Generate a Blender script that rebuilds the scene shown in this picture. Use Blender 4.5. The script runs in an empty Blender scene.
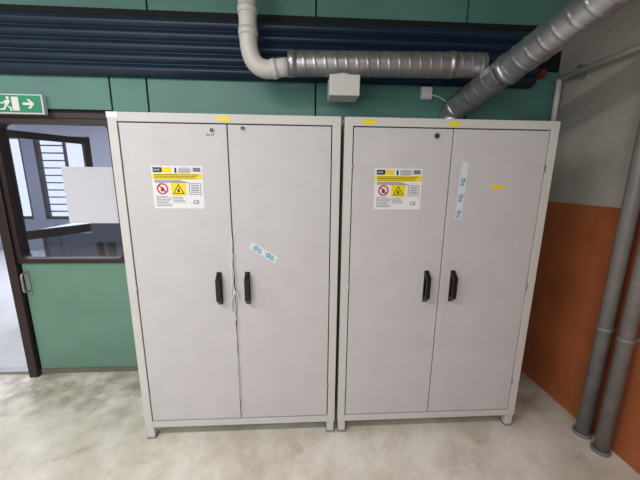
import bpy, bmesh, math, random
from mathutils import Vector, Matrix
random.seed(4)
sc=bpy.context.scene
try: sc.view_settings.view_transform='Standard'
except Exception: pass

# ---------------------------------------------------------------- materials
def lin(c):
    o=[]
    for v in c[:3]:
        v/=255.
        o.append(v/12.92 if v<=.04045 else ((v+.055)/1.055)**2.4)
    return tuple(o)+(1.,)
def mat(name,c,rough=.5,metal=0.,var=.06,scale=6.,bump=0.,bscale=60.,c2=None,spec=.5):
    m=bpy.data.materials.new(name); m.use_nodes=True; nt=m.node_tree
    b=nt.nodes["Principled BSDF"]; b.inputs["Roughness"].default_value=rough
    b.inputs["Metallic"].default_value=metal
    b.inputs["Specular IOR Level"].default_value=spec
    tc=nt.nodes.new("ShaderNodeTexCoord")
    n=nt.nodes.new("ShaderNodeTexNoise"); n.inputs["Scale"].default_value=scale; n.inputs["Detail"].default_value=6
    nt.links.new(tc.outputs["Object"],n.inputs["Vector"])
    r=nt.nodes.new("ShaderNodeValToRGB")
    a=lin(c); d=lin(c2) if c2 else tuple(x*(1-var*2) for x in a[:3])+(1,)
    r.color_ramp.elements[0].position=.3; r.color_ramp.elements[1].position=.7
    r.color_ramp.elements[0].color=d; r.color_ramp.elements[1].color=a
    nt.links.new(n.outputs["Fac"],r.inputs[0]); nt.links.new(r.outputs[0],b.inputs["Base Color"])
    if bump:
        n2=nt.nodes.new("ShaderNodeTexNoise"); n2.inputs["Scale"].default_value=bscale; n2.inputs["Detail"].default_value=4
        nt.links.new(tc.outputs["Object"],n2.inputs["Vector"])
        bp=nt.nodes.new("ShaderNodeBump"); bp.inputs["Strength"].default_value=bump; bp.inputs["Distance"].default_value=.01
        nt.links.new(n2.outputs["Fac"],bp.inputs["Height"]); nt.links.new(bp.outputs[0],b.inputs["Normal"])
    return m
M_door=mat("cabinet_door_paint",(200,197,200),.48,var=.035,scale=7,bump=.08,bscale=140)
M_frame=mat("cabinet_frame_paint",(203,202,199),.48,var=.03)
M_dark=mat("dark_gap",(14,14,16),.8)
M_black=mat("black_plastic",(18,18,22),.35)
M_green=mat("green_panel",(104,142,126),.42,var=.08,scale=3)
M_teal=mat("teal_panel",(90,138,129),.45,var=.08,scale=2.5)
M_navy=mat("navy_metal",(22,44,68),.4,var=.12,scale=4)
M_brown=mat("dark_frame",(44,28,26),.45)
M_wood=mat("base_trim",(108,104,92),.6)
M_galv=mat("galvanised",(190,190,194),.33,metal=.85,var=.14,scale=14)
M_pvc=mat("white_pvc",(216,214,208),.4,var=.03)
M_white=mat("white_label",(228,228,232),.5,var=.01)
M_tape=mat("tape_film",(214,218,224),.3,var=.01)
M_yellow=mat("yellow_label",(238,214,20),.5,var=.02)
M_red=mat("red_ink",(205,40,48),.5,var=.02)
M_dred=mat("dark_red_paint",(120,40,38),.5,var=.05)
M_ink=mat("black_ink",(30,30,34),.6,var=.02)
M_grey=mat("grey_ink",(120,120,128),.6,var=.02)
M_cyan=mat("cyan_ink",(60,160,192),.5,var=.02)
M_exit=mat("exit_green",(20,140,95),.4,var=.02)
M_steel=mat("steel",(170,170,172),.3,metal=.8)
M_pipe=mat("grey_pipe_paint",(132,128,126),.4,var=.12,scale=12)
M_plaster=mat("plaster_light",(178,172,164),.85,var=.14,scale=2.5,bump=.3,bscale=25)
M_orange=mat("orange_paint",(176,98,56),.6,var=.16,scale=3,bump=.2,bscale=25)
M_ceil=mat("ceiling_paint",(150,150,146),.9)
M_rest=mat("wall_paint",(155,155,151),.9)
M_film=mat("torn_film",(225,225,230),.3,var=.02)
M_floor2=mat("lobby_floor",(200,202,206),.35)
M_lobby=mat("lobby_wall",(150,152,166),.8)
M_lwood=mat("lobby_blue",(88,98,120),.5)

def floor_mat():
    m=bpy.data.materials.new("concrete_floor"); m.use_nodes=True; nt=m.node_tree; N=nt.nodes; Lk=nt.links
    b=N["Principled BSDF"]; tc=N.new("ShaderNodeTexCoord")
    n1=N.new("ShaderNodeTexNoise"); n1.inputs["Scale"].default_value=2.6; n1.inputs["Detail"].default_value=9; n1.inputs["Roughness"].default_value=.65
    n2=N.new("ShaderNodeTexNoise"); n2.inputs["Scale"].default_value=28; n2.inputs["Detail"].default_value=5
    n3=N.new("ShaderNodeTexNoise"); n3.inputs["Scale"].default_value=5; n3.inputs["Detail"].default_value=10; n3.inputs["Distortion"].default_value=.8
    for n in (n1,n2,n3): Lk.new(tc.outputs["Object"],n.inputs["Vector"])
    r=N.new("ShaderNodeValToRGB"); r.color_ramp.elements[0].position=.38; r.color_ramp.elements[1].position=.6
    r.color_ramp.elements[0].color=lin((204,195,180)); r.color_ramp.elements[1].color=lin((235,230,220))
    Lk.new(n1.outputs["Fac"],r.inputs[0])
    r2=N.new("ShaderNodeValToRGB"); r2.color_ramp.elements[0].position=.3; r2.color_ramp.elements[1].position=.7
    r2.color_ramp.elements[0].color=(.92,.92,.91,1); r2.color_ramp.elements[1].color=(1,1,1,1)
    Lk.new(n2.outputs["Fac"],r2.inputs[0])
    r3=N.new("ShaderNodeValToRGB"); r3.color_ramp.elements[0].position=.28; r3.color_ramp.elements[1].position=.38
    r3.color_ramp.elements[0].color=(.7,.68,.65,1); r3.color_ramp.elements[1].color=(1,1,1,1)
    Lk.new(n3.outputs["Fac"],r3.inputs[0])
    mx=N.new("ShaderNodeMix"); mx.data_type='RGBA'; mx.blend_type='MULTIPLY'; mx.inputs[0].default_value=1
    Lk.new(r.outputs[0],mx.inputs[6]); Lk.new(r2.outputs[0],mx.inputs[7])
    mx2=N.new("ShaderNodeMix"); mx2.data_type='RGBA'; mx2.blend_type='MULTIPLY'; mx2.inputs[0].default_value=.6
    Lk.new(mx.outputs[2],mx2.inputs[6]); Lk.new(r3.outputs[0],mx2.inputs[7])
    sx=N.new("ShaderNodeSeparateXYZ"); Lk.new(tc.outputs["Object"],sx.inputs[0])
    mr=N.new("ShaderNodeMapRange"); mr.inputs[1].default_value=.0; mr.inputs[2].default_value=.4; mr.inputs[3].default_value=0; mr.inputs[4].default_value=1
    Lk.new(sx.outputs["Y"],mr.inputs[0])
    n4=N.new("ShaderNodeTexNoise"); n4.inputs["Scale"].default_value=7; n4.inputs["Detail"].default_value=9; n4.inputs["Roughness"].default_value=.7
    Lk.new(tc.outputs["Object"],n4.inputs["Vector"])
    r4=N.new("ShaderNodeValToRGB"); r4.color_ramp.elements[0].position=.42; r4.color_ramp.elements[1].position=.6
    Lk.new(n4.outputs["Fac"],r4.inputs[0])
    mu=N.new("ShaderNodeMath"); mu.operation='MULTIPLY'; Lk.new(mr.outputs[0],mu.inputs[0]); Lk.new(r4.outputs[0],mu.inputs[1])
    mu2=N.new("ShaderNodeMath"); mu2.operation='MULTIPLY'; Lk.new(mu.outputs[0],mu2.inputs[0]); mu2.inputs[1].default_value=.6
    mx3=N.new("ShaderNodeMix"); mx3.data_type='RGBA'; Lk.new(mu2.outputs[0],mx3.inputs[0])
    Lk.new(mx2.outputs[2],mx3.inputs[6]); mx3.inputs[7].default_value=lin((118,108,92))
    Lk.new(mx3.outputs[2],b.inputs["Base Color"])
    rr=N.new("ShaderNodeMapRange"); rr.inputs[3].default_value=.2; rr.inputs[4].default_value=.5
    Lk.new(n1.outputs["Fac"],rr.inputs[0]); Lk.new(rr.outputs[0],b.inputs["Roughness"])
    return m
M_floor=floor_mat()
def glass():
    m=bpy.data.materials.new("window_glass"); m.use_nodes=True; nt=m.node_tree; nt.nodes.clear()
    o=nt.nodes.new("ShaderNodeOutputMaterial"); t=nt.nodes.new("ShaderNodeBsdfTransparent"); g=nt.nodes.new("ShaderNodeBsdfGlossy")
    g.inputs["Roughness"].default_value=.03; t.inputs[0].default_value=(.93,.94,.97,1)
    x=nt.nodes.new("ShaderNodeMixShader"); x.inputs[0].default_value=.1
    nt.links.new(t.outputs[0],x.inputs[1]); nt.links.new(g.outputs[0],x.inputs[2]); nt.links.new(x.outputs[0],o.inputs[0]); return m
M_glass=glass()
def paper():
    m=bpy.data.materials.new("translucent_sheet"); m.use_nodes=True; nt=m.node_tree; nt.nodes.clear()
    o=nt.nodes.new("ShaderNodeOutputMaterial"); t=nt.nodes.new("ShaderNodeBsdfTranslucent"); g=nt.nodes.new("ShaderNodeBsdfDiffuse")
    t.inputs[0].default_value=(.88,.9,.95,1); g.inputs[0].default_value=(.88,.88,.92,1)
    x=nt.nodes.new("ShaderNodeMixShader"); x.inputs[0].default_value=.5
    nt.links.new(t.outputs[0],x.inputs[1]); nt.links.new(g.outputs[0],x.inputs[2]); nt.links.new(x.outputs[0],o.inputs[0]); return m
M_paper=paper()

# ---------------------------------------------------------------- helpers
def link(name,me,m,parent=None,smooth=False):
    o=bpy.data.objects.new(name,me); sc.collection.objects.link(o)
    if m: me.materials.append(m)
    if parent: o.parent=parent
    if smooth:
        for p in me.polygons: p.use_smooth=True
    return o
def empty(name):
    o=bpy.data.objects.new(name,None); sc.collection.objects.link(o); o.empty_display_size=.1; return o
def box(name,x0,x1,y0,y1,z0,z1,m,parent=None,bev=0.):
    bm=bmesh.new()
    bmesh.ops.create_cube(bm,size=1)
    for v in bm.verts:
        v.co=Vector(((x0+x1)/2+v.co.x*(x1-x0),(y0+y1)/2+v.co.y*(y1-y0),(z0+z1)/2+v.co.z*(z1-z0)))
    if bev: bmesh.ops.bevel(bm,geom=bm.edges[:],offset=bev,segments=2,affect='EDGES',profile=.6)
    bmesh.ops.recalc_face_normals(bm,faces=bm.faces)
    me=bpy.data.meshes.new(name); bm.to_mesh(me); bm.free()
    return link(name,me,m,parent)
def prism(name,pts,plane,d0,d1,m,parent=None,bev=0.):
    bm=bmesh.new()
    def P(p,d): return Vector((p[0],d,p[1])) if plane=='xz' else Vector((d,p[0],p[1]))
    a=[bm.verts.new(P(p,d0)) for p in pts]; b=[bm.verts.new(P(p,d1)) for p in pts]
    n=len(pts)
    bm.faces.new(a); bm.faces.new(b[::-1])
    for i in range(n): bm.faces.new((a[i],b[i],b[(i+1)%n],a[(i+1)%n]))
    bmesh.ops.recalc_face_normals(bm,faces=bm.faces)
    if bev: bmesh.ops.bevel(bm,geom=bm.edges[:],offset=bev,segments=2,affect='EDGES')
    me=bpy.data.meshes.new(name); bm.to_mesh(me); bm.free()
    return link(name,me,m,parent)
def sweep(name,pts,r,m,parent=None,seg=24,ridge=0.,pitch=.055,cap=True):
    pts=[Vector(p) for p in pts]
    step=.006 if ridge else None
    P=[]
    if step:
        for a,b in zip(pts,pts[1:]):
            n=max(1,int((b-a).length/step))
            for i in range(n): P.append(a.lerp(b,i/n))
        P.append(pts[-1])
    else: P=pts
    bm=bmesh.new(); rings=[]; s=0; up=None
    for i,p in enumerate(P):
        t=(P[min(i+1,len(P)-1)]-P[max(i-1,0)]).normalized()
        if up is None:
            up=Vector((0,0,1)) if abs(t.z)<.9 else Vector((0,1,0))
        up=(up-t*up.dot(t)).normalized(); sd=t.cross(up)
        if i: s+=(P[i]-P[i-1]).length
        ring=[]
        for k in range(seg):
            a=2*math.pi*k/seg; rr=r
            if ridge:
                ph=(s/pitch-k/seg)%1.0; w=.16
                if ph<w: rr+=ridge*math.sin(math.pi*ph/w)
            ring.append(bm.verts.new(p+(up*math.cos(a)+sd*math.sin(a))*rr))
        rings.append(ring)
    for a,b in zip(rings,rings[1:]):
        for k in range(seg): bm.faces.new((a[k],a[(k+1)%seg],b[(k+1)%seg],b[k]))
    if cap: bm.faces.new(rings[0]); bm.faces.new(rings[-1][::-1])
    bmesh.ops.recalc_face_normals(bm,faces=bm.faces)
    me=bpy.data.meshes.new(name); bm.to_mesh(me); bm.free()
    o=link(name,me,m,parent,True)
    for p in me.polygons:
        if len(p.vertices)>4: p.use_smooth=False
    return o
def arc(p0,pc,p1,n=10):
    p0,pc,p1=map(Vector,(p0,pc,p1)); o=[]
    for i in range(n+1):
        t=i/n; o.append(p0*(1-t)**2+pc*2*t*(1-t)+p1*t*t)
    return o
def disc(name,x,y,z,r,m,parent,depth=.002,r_in=0,seg=28):
    bm=bmesh.new(); fo=[];fi=[];bo=[];bi=[]
    for k in range(seg):
        a=2*math.pi*k/seg; c,s=math.cos(a),math.sin(a)
        fo.append(bm.verts.new((x+r*c,y-depth,z+r*s))); bo.append(bm.verts.new((x+r*c,y,z+r*s)))
        if r_in:
            fi.append(bm.verts.new((x+r_in*c,y-depth,z+r_in*s))); bi.append(bm.verts.new((x+r_in*c,y,z+r_in*s)))
    for k in range(seg):
        j=(k+1)%seg
        bm.faces.new((fo[k],fo[j],bo[j],bo[k]))
        if r_in:
            bm.faces.new((fo[k],fo[j],fi[j],fi[k])); bm.faces.new((fi[k],fi[j],bi[j],bi[k])); bm.faces.new((bo[k],bo[j],bi[j],bi[k]))
    if not r_in: bm.faces.new(fo); bm.faces.new(bo)
    bmesh.ops.recalc_face_normals(bm,faces=bm.faces)
    me=bpy.data.meshes.new(name); bm.to_mesh(me); bm.free(); return link(name,me,m,parent)
def text(name,s,x,y,z,size,m,parent):
    cu=bpy.data.curves.new(name,'FONT'); cu.body=s; cu.size=size; cu.extrude=.0003
    o=bpy.data.objects.new(name,cu); sc.collection.objects.link(o); cu.materials.append(m)
    o.location=(x,y,z); o.rotation_euler=(math.pi/2,0,0); o.parent=parent; return o

WY=.68      # back wall plane
SX=1.70     # right side wall plane
CZ=3.2
# ---------------------------------------------------------------- room shell
box("floor",-6.2,SX+.12,-4.2,WY+.13,-.1,0,M_floor)
box("floor_lobby",-8,SX+.12,WY+.13,6,-.1,0,M_floor2)
box("ceiling",-6.2,SX+.12,-4.2,6,CZ,CZ+.1,M_ceil)
box("wall_back",-1.55,SX+.12,WY,WY+.12,0,CZ,M_dark)
box("wall_back_lintel",-3.6,-1.55,WY,WY+.12,2.07,CZ,M_dark)
box("wall_back_far",-6.2,-3.6,WY,WY+.12,0,CZ,M_rest)
box("wall_rear",-6.2,SX+.12,-4.3,-4.2,0,CZ,M_rest)
box("wall_left",-6.3,-6.2,-4.3,WY,0,CZ,M_rest)
ws=empty("wall_right")
box("plaster_upper",SX,SX+.12,-4.2,WY,1.475,CZ,M_plaster,ws)
box("painted_lower",SX-.004,SX+.12,-4.2,WY,0,1.475,M_orange,ws)
g=empty("wall_cladding")
def panel(x0,x1,z0,z1,m=M_teal): box("panel",x0+.006,x1-.006,WY-.02,WY,z0,z1,m,g,.003)
for x0,x1 in ((-1.55,-1.30),(-1.30,-.12),(-.12,1.0),(1.0,SX)): panel(x0,x1,.06,2.42)
panel(-3.6,-1.55,2.09,2.42)
for x0,x1 in ((-3.6,-2.2),(-2.2,-1.25),(-1.25,-.12),(-.12,.95),(.95,SX)): panel(x0,x1,2.72,3.18)
box("dark_rail",-3.6,SX-.2,WY-.03,WY,2.66,2.72,M_dark,g)
prof=[(WY-.031,2.30)]
n=5; z0=2.31; hh=.068
for i in range(n):
    for k in range(9):
        a=math.pi*k/8
        prof.append((WY-.065-.028*math.sin(a),z0+i*(hh+.003)+hh*k/8))
prof.append((WY-.031,2.68))
prism("blue_ribbed_channel",prof,'yz',-3.6,1.47,M_navy)
box("trim_1",-1.55,-1.2,WY-.035,WY-.02,0,.05,M_wood)

# ---------------------------------------------------------------- door with window
d=empty("door_1")
dx0,dx1=-2.40,-1.575
DY0,DY1=WY+.01,WY+.055
box("jamb_left",-2.465,-2.40,WY-.025,WY+.12,0,2.07,M_brown,d,.004)
box("jamb_right",dx1,-1.55,WY-.012,WY+.12,0,2.07,M_brown,d,.004)
box("head",-2.40,dx1,WY-.012,WY+.12,2.03,2.07,M_brown,d,.004)
def ring(name,x0,x1,z0,z1,w,rad,y0,y1,m,parent,outer_rad=0.):
    def rr(x0,x1,z0,z1,r,n=6):
        o=[]
        for cx,cz,a0 in ((x1-r,z1-r,0),(x0+r,z1-r,90),(x0+r,z0+r,180),(x1-r,z0+r,270)):
            for k in range(n+1):
                a=math.radians(a0+90*k/n); o.append((cx+r*math.cos(a),cz+r*math.sin(a)))
        return o
    O=rr(x0,x1,z0,z1,max(outer_rad,.001)); I=rr(x0+w,x1-w,z0+w,z1-w,rad)
    bm=bmesh.new(); L=[]
    for pts,y in ((O,y0),(I,y0),(I,y1),(O,y1)): L.append([bm.verts.new((p[0],y,p[1])) for p in pts])
    n=len(O)
    for q in range(4):
        A,B=L[q],L[(q+1)%4]
        for k in range(n): bm.faces.new((A[k],A[(k+1)%n],B[(k+1)%n],B[k]))
    bmesh.ops.recalc_face_normals(bm,faces=bm.faces)
    me=bpy.data.meshes.new(name); bm.to_mesh(me); bm.free(); return link(name,me,m,parent)
ring("window_frame",dx0,dx1,.97,2.03,.035,.05,DY0-.015,DY1+.015,M_brown,d)
box("window_glass",dx0+.02,dx1-.02,DY0+.02,DY0+.024,.99,2.01,M_glass,d)
box("lower_panel",dx0+.012,dx1-.005,DY0,DY1,.05,.97,M_green,d,.004)
box("kick_trim",dx0+.02,dx1,DY0-.012,DY0,.02,.06,M_wood,d)
box("handle_plate",-2.375,-2.345,DY0-.006,DY0,.72,.92,M_steel,d,.002)
sweep("handle_bar",[(-2.36,DY0-.005,.9),(-2.36,DY0-.045,.89),(-2.36,DY0-.05,.87),(-2.36,DY0-.05,.77),(-2.36,DY0-.045,.75),(-2.36,DY0-.005,.74)],.008,M_steel,d,12)
box("paper_sheet",-1.99,-1.60,DY0+.012,DY0+.0135,1.28,1.70,M_paper,d)
d2=empty("door_2")
box("jamb",-3.6,-3.53,WY-.012,WY+.12,0,2.07,M_brown,d2,.004)
box("head",-3.53,-2.465,WY-.012,WY+.12,2.03,2.07,M_brown,d2,.004)
box("threshold",-3.53,-2.465,WY+.03,WY+.09,0,.02,M_steel,d2,.003)

# exit sign
e=empty("exit_sign")
ex0,ex1,ez0,ez1=-2.37,-1.995,2.055,2.165
box("housing",ex0-.01,ex1+.01,WY-.055,WY-.02,ez0-.008,ez1+.008,M_white,e,.004)
box("green_face",ex0,ex1,WY-.059,WY-.054,ez0,ez1,M_exit,e)
cx=-2.20;cz=2.11;fy0,fy1=WY-.062,WY-.058
prism("doorway",[(cx+.02,ez0+.01),(cx+.065,ez0+.01),(cx+.065,ez1-.012),(cx+.02,ez1-.012)],'xz',fy0,fy1,M_white,e)
disc("head",cx-.005,fy1,cz+.036,.01,M_white,e,.004)
prism("torso",[(cx-.03,cz+.016),(cx+.002,cz+.026),(cx+.012,cz+.018),(cx-.008,cz-.012),(cx-.026,cz-.01)],'xz',fy0-.0005,fy1,M_white,e)
prism("leg_front",[(cx-.022,cz-.012),(cx-.008,cz-.014),(cx+.016,cz-.026),(cx+.012,cz-.048),(cx+.003,cz-.048),(cx+.003,cz-.03)],'xz',fy0-.0005,fy1,M_white,e)
prism("leg_back",[(cx-.026,cz-.008),(cx-.014,cz-.012),(cx-.03,cz-.04),(cx-.06,cz-.042),(cx-.06,cz-.034),(cx-.038,cz-.03)],'xz',fy0-.0005,fy1,M_white,e)
prism("arm_back",[(cx-.03,cz+.016),(cx-.022,cz+.02),(cx-.04,cz-.004),(cx-.056,cz+.002),(cx-.054,cz+.009),(cx-.044,cz+.006)],'xz',fy0-.0005,fy1,M_white,e)
ax=-2.07
prism("arrow",[(ax-.04,cz-.008),(ax+.008,cz-.008),(ax-.012,cz-.03),(ax+.006,cz-.03),(ax+.034,cz),(ax+.006,cz+.03),(ax-.012,cz+.03),(ax+.008,cz+.008),(ax-.04,cz+.008)],'xz',fy0,fy1,M_white,e)

# ---------------------------------------------------------------- lobby beyond the door
lb=5.2
box("wall_lobby_right",-.9,-.8,WY+.13,lb,0,CZ,M_lobby)
wl=empty("wall_lobby_far")
box("sill",-8,-.8,lb,lb+.12,0,.7,M_lobby,wl)
box("upper",-8,-.8,lb,lb+.12,2.45,CZ,M_lobby,wl)
box("pier_l",-8,-7.1,lb,lb+.12,.7,2.45,M_lobby,wl)
box("pier_m",-6.1,-5.85,lb,lb+.12,.7,2.45,M_lobby,wl)
box("pier_r",-4.7,-.8,lb,lb+.12,.7,2.45,M_lobby,wl)
w=empty("window_1")
for x in (-7.1,-6.15,-5.85,-4.76): box("frame_side",x,x+.06,lb+.02,lb+.1,.7,2.45,M_brown,w)
for z in (.7,2.39):
    box("frame_rail",-7.1,-6.1,lb+.02,lb+.1,z,z+.06,M_brown,w); box("frame_rail",-5.85,-4.7,lb+.02,lb+.1,z,z+.06,M_brown,w)
for k in range(10):
    z=.86+k*.155; box("louvre",-5.8,-5.3,lb+.04,lb+.08,z,z+.025,M_brown,w)
for x in (-6.8,-6.45,-5.3): box("mullion",x,x+.04,lb+.04,lb+.09,.7,2.45,M_brown,w)
wls=empty("wall_lobby_left")
box("sill",-8.1,-8,WY,lb,0,.9,M_lobby,wls); box("upper",-8.1,-8,WY,lb,2.6,CZ,M_lobby,wls)
box("lobby_ceiling_beam",-8,-.9,2.2,2.45,2.7,CZ,M_brown)
idr=empty("door_3")
ring("leaf_frame",0,.85,.0,2.1,.075,.01,-.022,.022,M_brown,idr)
box("leaf_glass",.07,.78,-.003,.003,1.02,2.03,M_glass,idr)
box("leaf_mid_rail",.07,.78,-.02,.02,.92,1.02,M_brown,idr)
box("leaf_lower_glass",.07,.78,-.003,.003,.07,.92,M_glass,idr)
box("leaf_pull",.72,.75,-.06,-.03,.95,1.3,M_steel,idr,.005)
idr.location=(-3.35,1.75,0.004); idr.rotation_euler=(0,0,math.radians(62))
t=empty("lobby_desk")
box("top",-3.9,-2.0,2.6,3.4,.86,.90,M_white,t,.005)
for x in (-3.85,-2.1):
    for y in (2.65,3.3): box("leg",x,x+.05,y,y+.05,0,.86,M_brown,t)
box("front_panel",-3.82,-2.1,2.66,2.69,.2,.86,M_lwood,t)
c=empty("office_chair")
box("back_rest",-2.75,-2.35,2.02,2.07,.85,1.22,M_lwood,c,.02); box("seat",-2.77,-2.33,2.0,2.4,.5,.57,M_lwood,c,.02)
box("stem",-2.58,-2.52,2.18,2.24,.08,.5,M_steel,c); box("back_bar",-2.59,-2.51,2.03,2.06,.52,.9,M_black,c)
box("base_a",-2.8,-2.3,2.19,2.23,.0,.08,M_black,c,.01); box("base_b",-2.57,-2.53,1.96,2.46,.0,.08,M_black,c,.01)
mo=empty("desk_monitor")
box("screen",-3.5,-3.0,2.9,2.94,.98,1.30,M_black,mo,.008); box("stand",-3.28,-3.22,2.92,2.96,.91,1.0,M_black,mo); box("foot",-3.36,-3.14,2.86,3.02,.90,.915,M_black,mo,.004)

# ---------------------------------------------------------------- cabinets
def cabinet(name,X0,labels=None):
    r=empty(name); W=1.193; X1=X0+W; T=1.953; B=.085; s=.045
    box("carcass",X0+.002,X1-.002,.03,.61,B,T-.002,M_frame,r)
    box("inner_shadow",X0+s-.01,X1-s+.01,.022,.031,B+.02,T-.02,M_dark,r)
    box("stile_left",X0,X0+s,0,.032,B,T,M_frame,r,.002)
    box("stile_right",X1-s,X1,0,.032,B,T,M_frame,r,.002)
    box("rail_top",X0+s,X1-s,0,.032,T-.045,T,M_frame,r,.002)
    box("rail_bottom",X0+s,X1-s,0,.032,B,B+.042,M_frame,r,.002)
    for fx in (X0+.005,X1-.05):
        for fy in (.005,.56):
            box("foot",fx,fx+.045,fy,fy+.045,.012,B,M_frame,r,.002)
            box("foot_plate",fx-.004,fx+.049,fy-.004,fy+.049,0,.012,M_steel,r,.002)
    return r
def cab_doors(r,X0):
    W=1.193; s=.045; gp=.006; T=1.953
    a=X0+s+gp; b=X0+W-s-gp; mid=(a+b)/2
    z0,z1=.085+.042+gp, T-.045-gp
    box("door_left",a,mid-.003,.003,.026,z0,z1,M_door,r,.0025)
    box("door_right",mid+.003,b,.003,.026,z0,z1,M_door,r,.0025)
    for hx in (mid-.085,mid+.075):
        zc=1.005;h=.098
        box("handle_base",hx-.014,hx+.014,-.002,.004,zc-h,zc+h,M_black,r,.002)
        prism("handle_bow",[(0,zc-h),(-.046,zc-h+.035),(-.046,zc+h-.035),(0,zc+h),(0,zc+h-.028),(-.028,zc+h-.05),(-.028,zc-h+.05),(0,zc-h+.028)],'yz',hx-.012,hx+.012,M_black,r,.003)
    for z in (.35,1.0,1.7):
        for x in (a-.004,b+.004):
            sweep("hinge",[(x,.0,z-.02),(x,.0,z+.02)],.003,M_steel,r,8)
    return mid
def lock(r,x,z,yel=False):
    disc("lock_rosette",x,.003,z,.016,M_steel,r,.003); disc("lock_core",x,.0,z,.0105,M_black,r,.003)
    box("key_slot",x-.0012,x+.0012,-.0036,-.0028,z-.006,z+.006,M_steel,r)
def label(r,x0,z1):
    W=.265; H=.225; y=.003
    box("notice_sheet",x0,x0+W,y-.0008,y,z1-H,z1,M_white,r)
    def b(u0,u1,v0,v1,m): box("print",x0+u0,x0+u1,y-.0014,y-.0007,z1-v1,z1-v0,m,r)
    b(.008,.055,.008,.034,M_ink); text("logo_text","SAFE",x0+.011,y-.0016,z1-.027,.016,M_white,r)
    b(.055,.105,.008,.034,M_yellow); b(.12,.13,.01,.036,M_ink)
    for i in range(5): b(.14,.2+.01*(i%2),.009+i*.006,.012+i*.006,M_grey)
    b(.215,.255,.008,.03,M_grey)
    b(.003,W-.003,.04,.07,M_yellow)
    for i in range(3): b(.012,W-.02-.012*i,.0445+i*.0085,.0475+i*.0085,M_ink)
    for i in range(3): b(.012,.15+.02*(i%3),.074+i*.0055,.0765+i*.0055,M_ink)
    cx,cz=x0+.05,z1-.12
    disc("prohibition_ring",cx,y-.0007,cz,.03,M_red,r,.0009,.022)
    o=box("prohibition_bar",-.026,.026,y-.0016,y-.0007,-.0035,.0035,M_red,r); o.matrix_local=Matrix.Translation((cx,0,cz))@Matrix.Rotation(math.radians(45),4,'Y')
    prism("flame",[(cx-.008,cz-.014),(cx+.008,cz-.014),(cx+.009,cz),(cx+.002,cz+.014),(cx-.002,cz+.002),(cx-.009,cz+.004)],'xz',y-.0012,y-.0007,M_ink,r)
    b(.095,.173,.088,.156,M_yellow)
    tx=x0+.134; tz=z1-.122
    prism("warning_triangle",[(tx-.03,tz-.024),(tx+.03,tz-.024),(tx,tz+.027)],'xz',y-.002,y-.0013,M_ink,r)
    prism("warning_triangle_fill",[(tx-.023,tz-.02),(tx+.023,tz-.02),(tx,tz+.019)],'xz',y-.0025,y-.0019,M_yellow,r)
    prism("warning_flame",[(tx-.006,tz-.015),(tx+.006,tz-.015),(tx+.005,tz-.004),(tx,tz+.007),(tx-.006,tz-.004)],'xz',y-.003,y-.0024,M_ink,r)
    b(.19,.252,.09,.093,M_grey); b(.19,.252,.147,.15,M_grey); b(.19,.193,.09,.15,M_grey); b(.249,.252,.09,.15,M_grey)
    for i in range(5): b(.2,.242,.099+i*.009,.103+i*.009,M_grey)
    for i in range(7): b(.012,.075+.008*((i*3)%4),.158+i*.0085,.161+i*.0085,M_grey)
    for i in range(4): b(.1,.15+.006*((i*5)%4),.163+i*.0085,.166+i*.0085,M_grey)
    text("mark_text","CE",x0+.205,y-.0016,z1-.2,.028,M_ink,r)
def tape(r,x,z,L,wd,ang,marks):
    q=empty("tape"); q.parent=r
    box("tape_strip",-L/2,L/2,.0018,.003,-wd/2,wd/2,M_tape,q)
    for u in marks:
        disc("tape_logo",u,.0019,0,wd*.33,M_cyan,q,.0006,wd*.14)
        box("tape_print",u+wd*.4,u+wd*.9,.0012,.0019,-wd*.3,-wd*.1,M_cyan,q)
        box("tape_print",u+wd*.4,u+wd*.75,.0012,.0019,0,wd*.2,M_cyan,q)
    q.location=(x,0,z); q.rotation_euler=(0,math.radians(ang),0)

XL=-1.203; XR=.010
A=cabinet("safety_cabinet",XL); mA=cab_doors(A,XL)
lock(A,-.685,1.872); lock(A,-.525,1.885)
label(A,-1.012,1.69)
box("yellow_sticker",-.655,-.585,-.0012,0,1.918,1.94,M_yellow,A)
text("serial_text","8L0-32",-.715,.0015,1.845,.014,M_grey,A)
tape(A,-.435,1.215,.17,.042,32,(-.05,.03))
box("paper_tag",-1.205,-1.15,-.0012,0,1.925,1.953,M_white,A)
random.seed(9)
for k,(xs,z0,z1,rr) in enumerate(((-.612,1.33,.75,.0025),(-.602,1.22,.16,.0015),(-.62,1.15,.9,.002))):
    pts=[];z=z0
    while z>z1:
        pts.append((xs+random.uniform(-.006,.006),-.004+random.uniform(-.003,.002),z)); z-=random.uniform(.025,.05)
    sweep("torn_film",pts,rr,M_film,A,6)
sweep("film_loop",[(-.612,-.008,1.02),(-.60,-.012,.96),(-.585,-.014,.93),(-.588,-.012,.98),(-.605,-.012,.99),(-.63,-.01,.92),(-.62,-.01,.86)],.0028,M_film,A,6)

Bc=cabinet("safety_cabinet.001",XR); mB=cab_doors(Bc,XR)
lock(Bc,.515,1.865)
label(Bc,.185,1.69)
box("yellow_sticker",.105,.175,-.0012,0,1.918,1.94,M_yellow,Bc)
box("yellow_sticker",.575,.64,-.0012,0,1.915,1.937,M_yellow,Bc)
box("yellow_sticker",.855,.93,.0018,.003,1.585,1.605,M_yellow,Bc)
tape(Bc,.685,1.57,.32,.038,92,(-.06,.03,.12))

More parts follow.
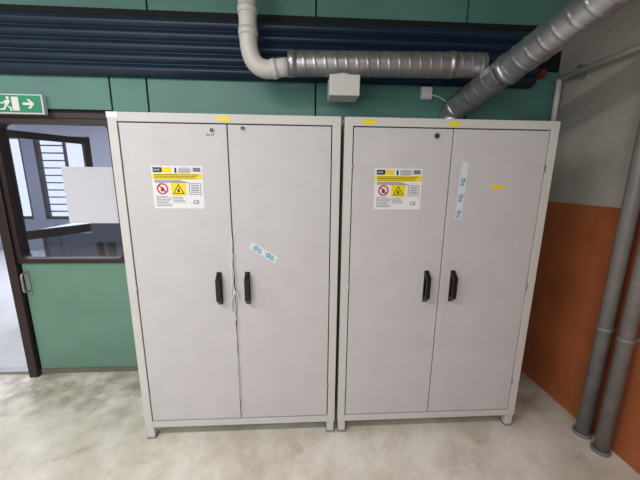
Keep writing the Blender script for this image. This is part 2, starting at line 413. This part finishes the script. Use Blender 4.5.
# ---------------------------------------------------------------- ducts
du=empty("ventilation_duct")
A0=Vector((.88,.56,2.14)); B0=Vector((1.08,-.25,2.40)); C0=A0+(B0-A0)*1.75
dirn=(B0-A0).normalized()
sweep("spiral_duct_main",[A0,C0],.082,M_galv,du,36,.004,.07)
sweep("duct_end_elbow",arc(C0-dirn*.01,C0+dirn*.2,C0+dirn*.15+Vector((0,0,.25)),10)+[Vector((*(C0+dirn*.15).xy,CZ))],.086,M_galv,du,32)
sweep("duct_start_elbow",arc(A0+dirn*.02,A0-dirn*.1,(A0.x,A0.y+.03,1.99),8)+[(A0.x,A0.y+.03,1.955)],.083,M_galv,du,32)
sweep("spiral_duct_branch",[(-.29,.40,2.335),(.93,.36,2.345)],.072,M_galv,du,36,.0035,.065)
sweep("duct_collar",[(-.305,.40,2.335),(-.25,.40,2.335)],.077,M_galv,du,32)
sweep("duct_joint",[(.70,.365,2.343),(.74,.363,2.343)],.077,M_galv,du,32)
sweep("duct_joint_b",[A0+(B0-A0)*.45,A0+(B0-A0)*.5],.089,M_galv,du,32)
pp=empty("white_vent_pipe")
path=[(-.545,.40,CZ)]+[(-.545,.40,2.53)]+arc((-.545,.40,2.46),(-.54,.40,2.28),(-.40,.40,2.30),12)+[(-.37,.40,2.307),(-.34,.40,2.312),(-.306,.40,2.314)]
sweep("pipe",path,.054,M_pvc,pp,28)
for z in (2.50,2.62): sweep("collar",[(-.545,.40,z-.02),(-.545,.40,z+.02)],.059,M_pvc,pp,28)
sweep("collar",[(-.405,.40,2.299),(-.375,.40,2.306)],.059,M_pvc,pp,28)
sweep("clamp",[(-.545,.40,2.695),(-.545,.40,2.71)],.061,M_steel,pp,28)
sweep("clamp_rod",[(-.545,.44,2.70),(-.545,.60,2.70)],.008,M_steel,pp,10)
box("outlet_box",-.05,.135,.29,.45,2.13,2.25,M_pvc,du,.006)
sweep("outlet_neck",[(.04,.38,2.24),(.04,.38,2.27)],.05,M_pvc,du,24)
sb=empty("junction_box")
box("box",.645,.725,WY-.055,WY-.021,2.205,2.29,M_pvc,sb,.005)
box("lid",.65,.72,WY-.062,WY-.055,2.21,2.285,M_white,sb,.003)
sweep("cable",[(.725,WY-.035,2.24),(.78,WY-.03,2.23),(.86,WY-.03,2.19),(.98,WY-.03,2.18),(1.08,WY-.03,2.22),(1.12,WY-.04,2.29)],.006,M_pvc,sb,8)
sp=empty("wall_conduit")
sweep("conduit",[(SX-.05,.655,2.36),(SX-.05,-1.6,2.36)],.018,M_pvc,sp,16)
sweep("conduit_drop",[(SX-.05,.6,2.36),(SX-.05,.6,2.02)],.018,M_pvc,sp,16)
for y in (.45,.0,-.6): box("bracket",SX-.05,SX,y-.015,y+.015,2.32,2.40,M_steel,sp,.003)
al=empty("alarm_bell"); box("base",1.50,1.56,WY-.05,WY-.02,2.37,2.43,M_dred,al,.006); disc("dome",1.53,WY-.05,2.40,.025,M_dred,al,.02)
vp=empty("riser_pipes")
for (x,y,r_) in ((1.625,-.08,.038),(1.62,-.21,.036)):
    sweep("pipe",[(x,y,0),(x,y,CZ)],r_,M_pipe,vp,28)
    sweep("floor_flange",[(x,y,0),(x,y,.02)],r_+.012,M_pipe,vp,28)
    for z in (.75,2.1):
        sweep("clamp",[(x,y,z-.015),(x,y,z+.015)],r_+.003,M_pipe,vp,28)
        box("clamp_bracket",x,SX,y-.01,y+.01,z-.012,z+.012,M_pipe,vp)

# ---------------------------------------------------------------- lights
def area(name,loc,sx,sy,power,col,rot=(0,0,0)):
    l=bpy.data.lights.new(name,'AREA'); l.shape='RECTANGLE'; l.size=sx; l.size_y=sy; l.energy=power; l.color=col
    o=bpy.data.objects.new(name,l); sc.collection.objects.link(o); o.location=loc; o.rotation_euler=rot
    return o
def lamp(name,x,y,p):
    h=empty(name)
    box("housing",x-.75,x+.75,y-.1,y+.1,CZ-.08,CZ,M_pvc,h,.01)
    a=area("tube_light",(x,y,CZ-.09),1.4,.16,p,(1,.98,.94)); a.parent=h
lamp("ceiling_lamp",-1.7,-1.6,46); lamp("ceiling_lamp.001",-.2,-2.8,18); lamp("ceiling_lamp.002",-3.6,-1.4,50)
wr=empty("added_light_panel")  # added fill light on a solid slab; the rear wall has no opening
box("panel_backing",-4.4,-.4,-4.2,-4.17,.7,2.75,M_brown,wr)
a=area("rear_fill_light",(-2.4,-4.1,1.75),3.8,1.9,80,(.96,.97,1)); a.parent=wr
a.rotation_euler=(math.radians(90),0,0)
area("lobby_light",(-4.0,3.2,CZ-.1),2.5,1,150,(.92,.94,1))
wd=bpy.data.worlds.new("sky"); sc.world=wd; wd.use_nodes=True
bg=wd.node_tree.nodes["Background"]; bg.inputs[0].default_value=(.84,.9,1,1); bg.inputs[1].default_value=1.8

# ---------------------------------------------------------------- camera
yaw,pitch,roll,F=.057,.201,.01,300.
f=Vector((math.sin(yaw)*math.cos(pitch),math.cos(yaw)*math.cos(pitch),-math.sin(pitch)))
r=Vector((math.cos(yaw),-math.sin(yaw),0)); u=r.cross(f)
r2=r*math.cos(roll)+u*math.sin(roll); u2=-r*math.sin(roll)+u*math.cos(roll)
cam=bpy.data.cameras.new("camera"); cam.sensor_width=36; cam.lens=36*F/640; cam.clip_start=.02
co=bpy.data.objects.new("camera",cam); sc.collection.objects.link(co)
Mx=Matrix((r2,u2,-f)).transposed().to_4x4(); Mx.translation=(-.211,-1.669,1.63); co.matrix_world=Mx
sc.camera=co
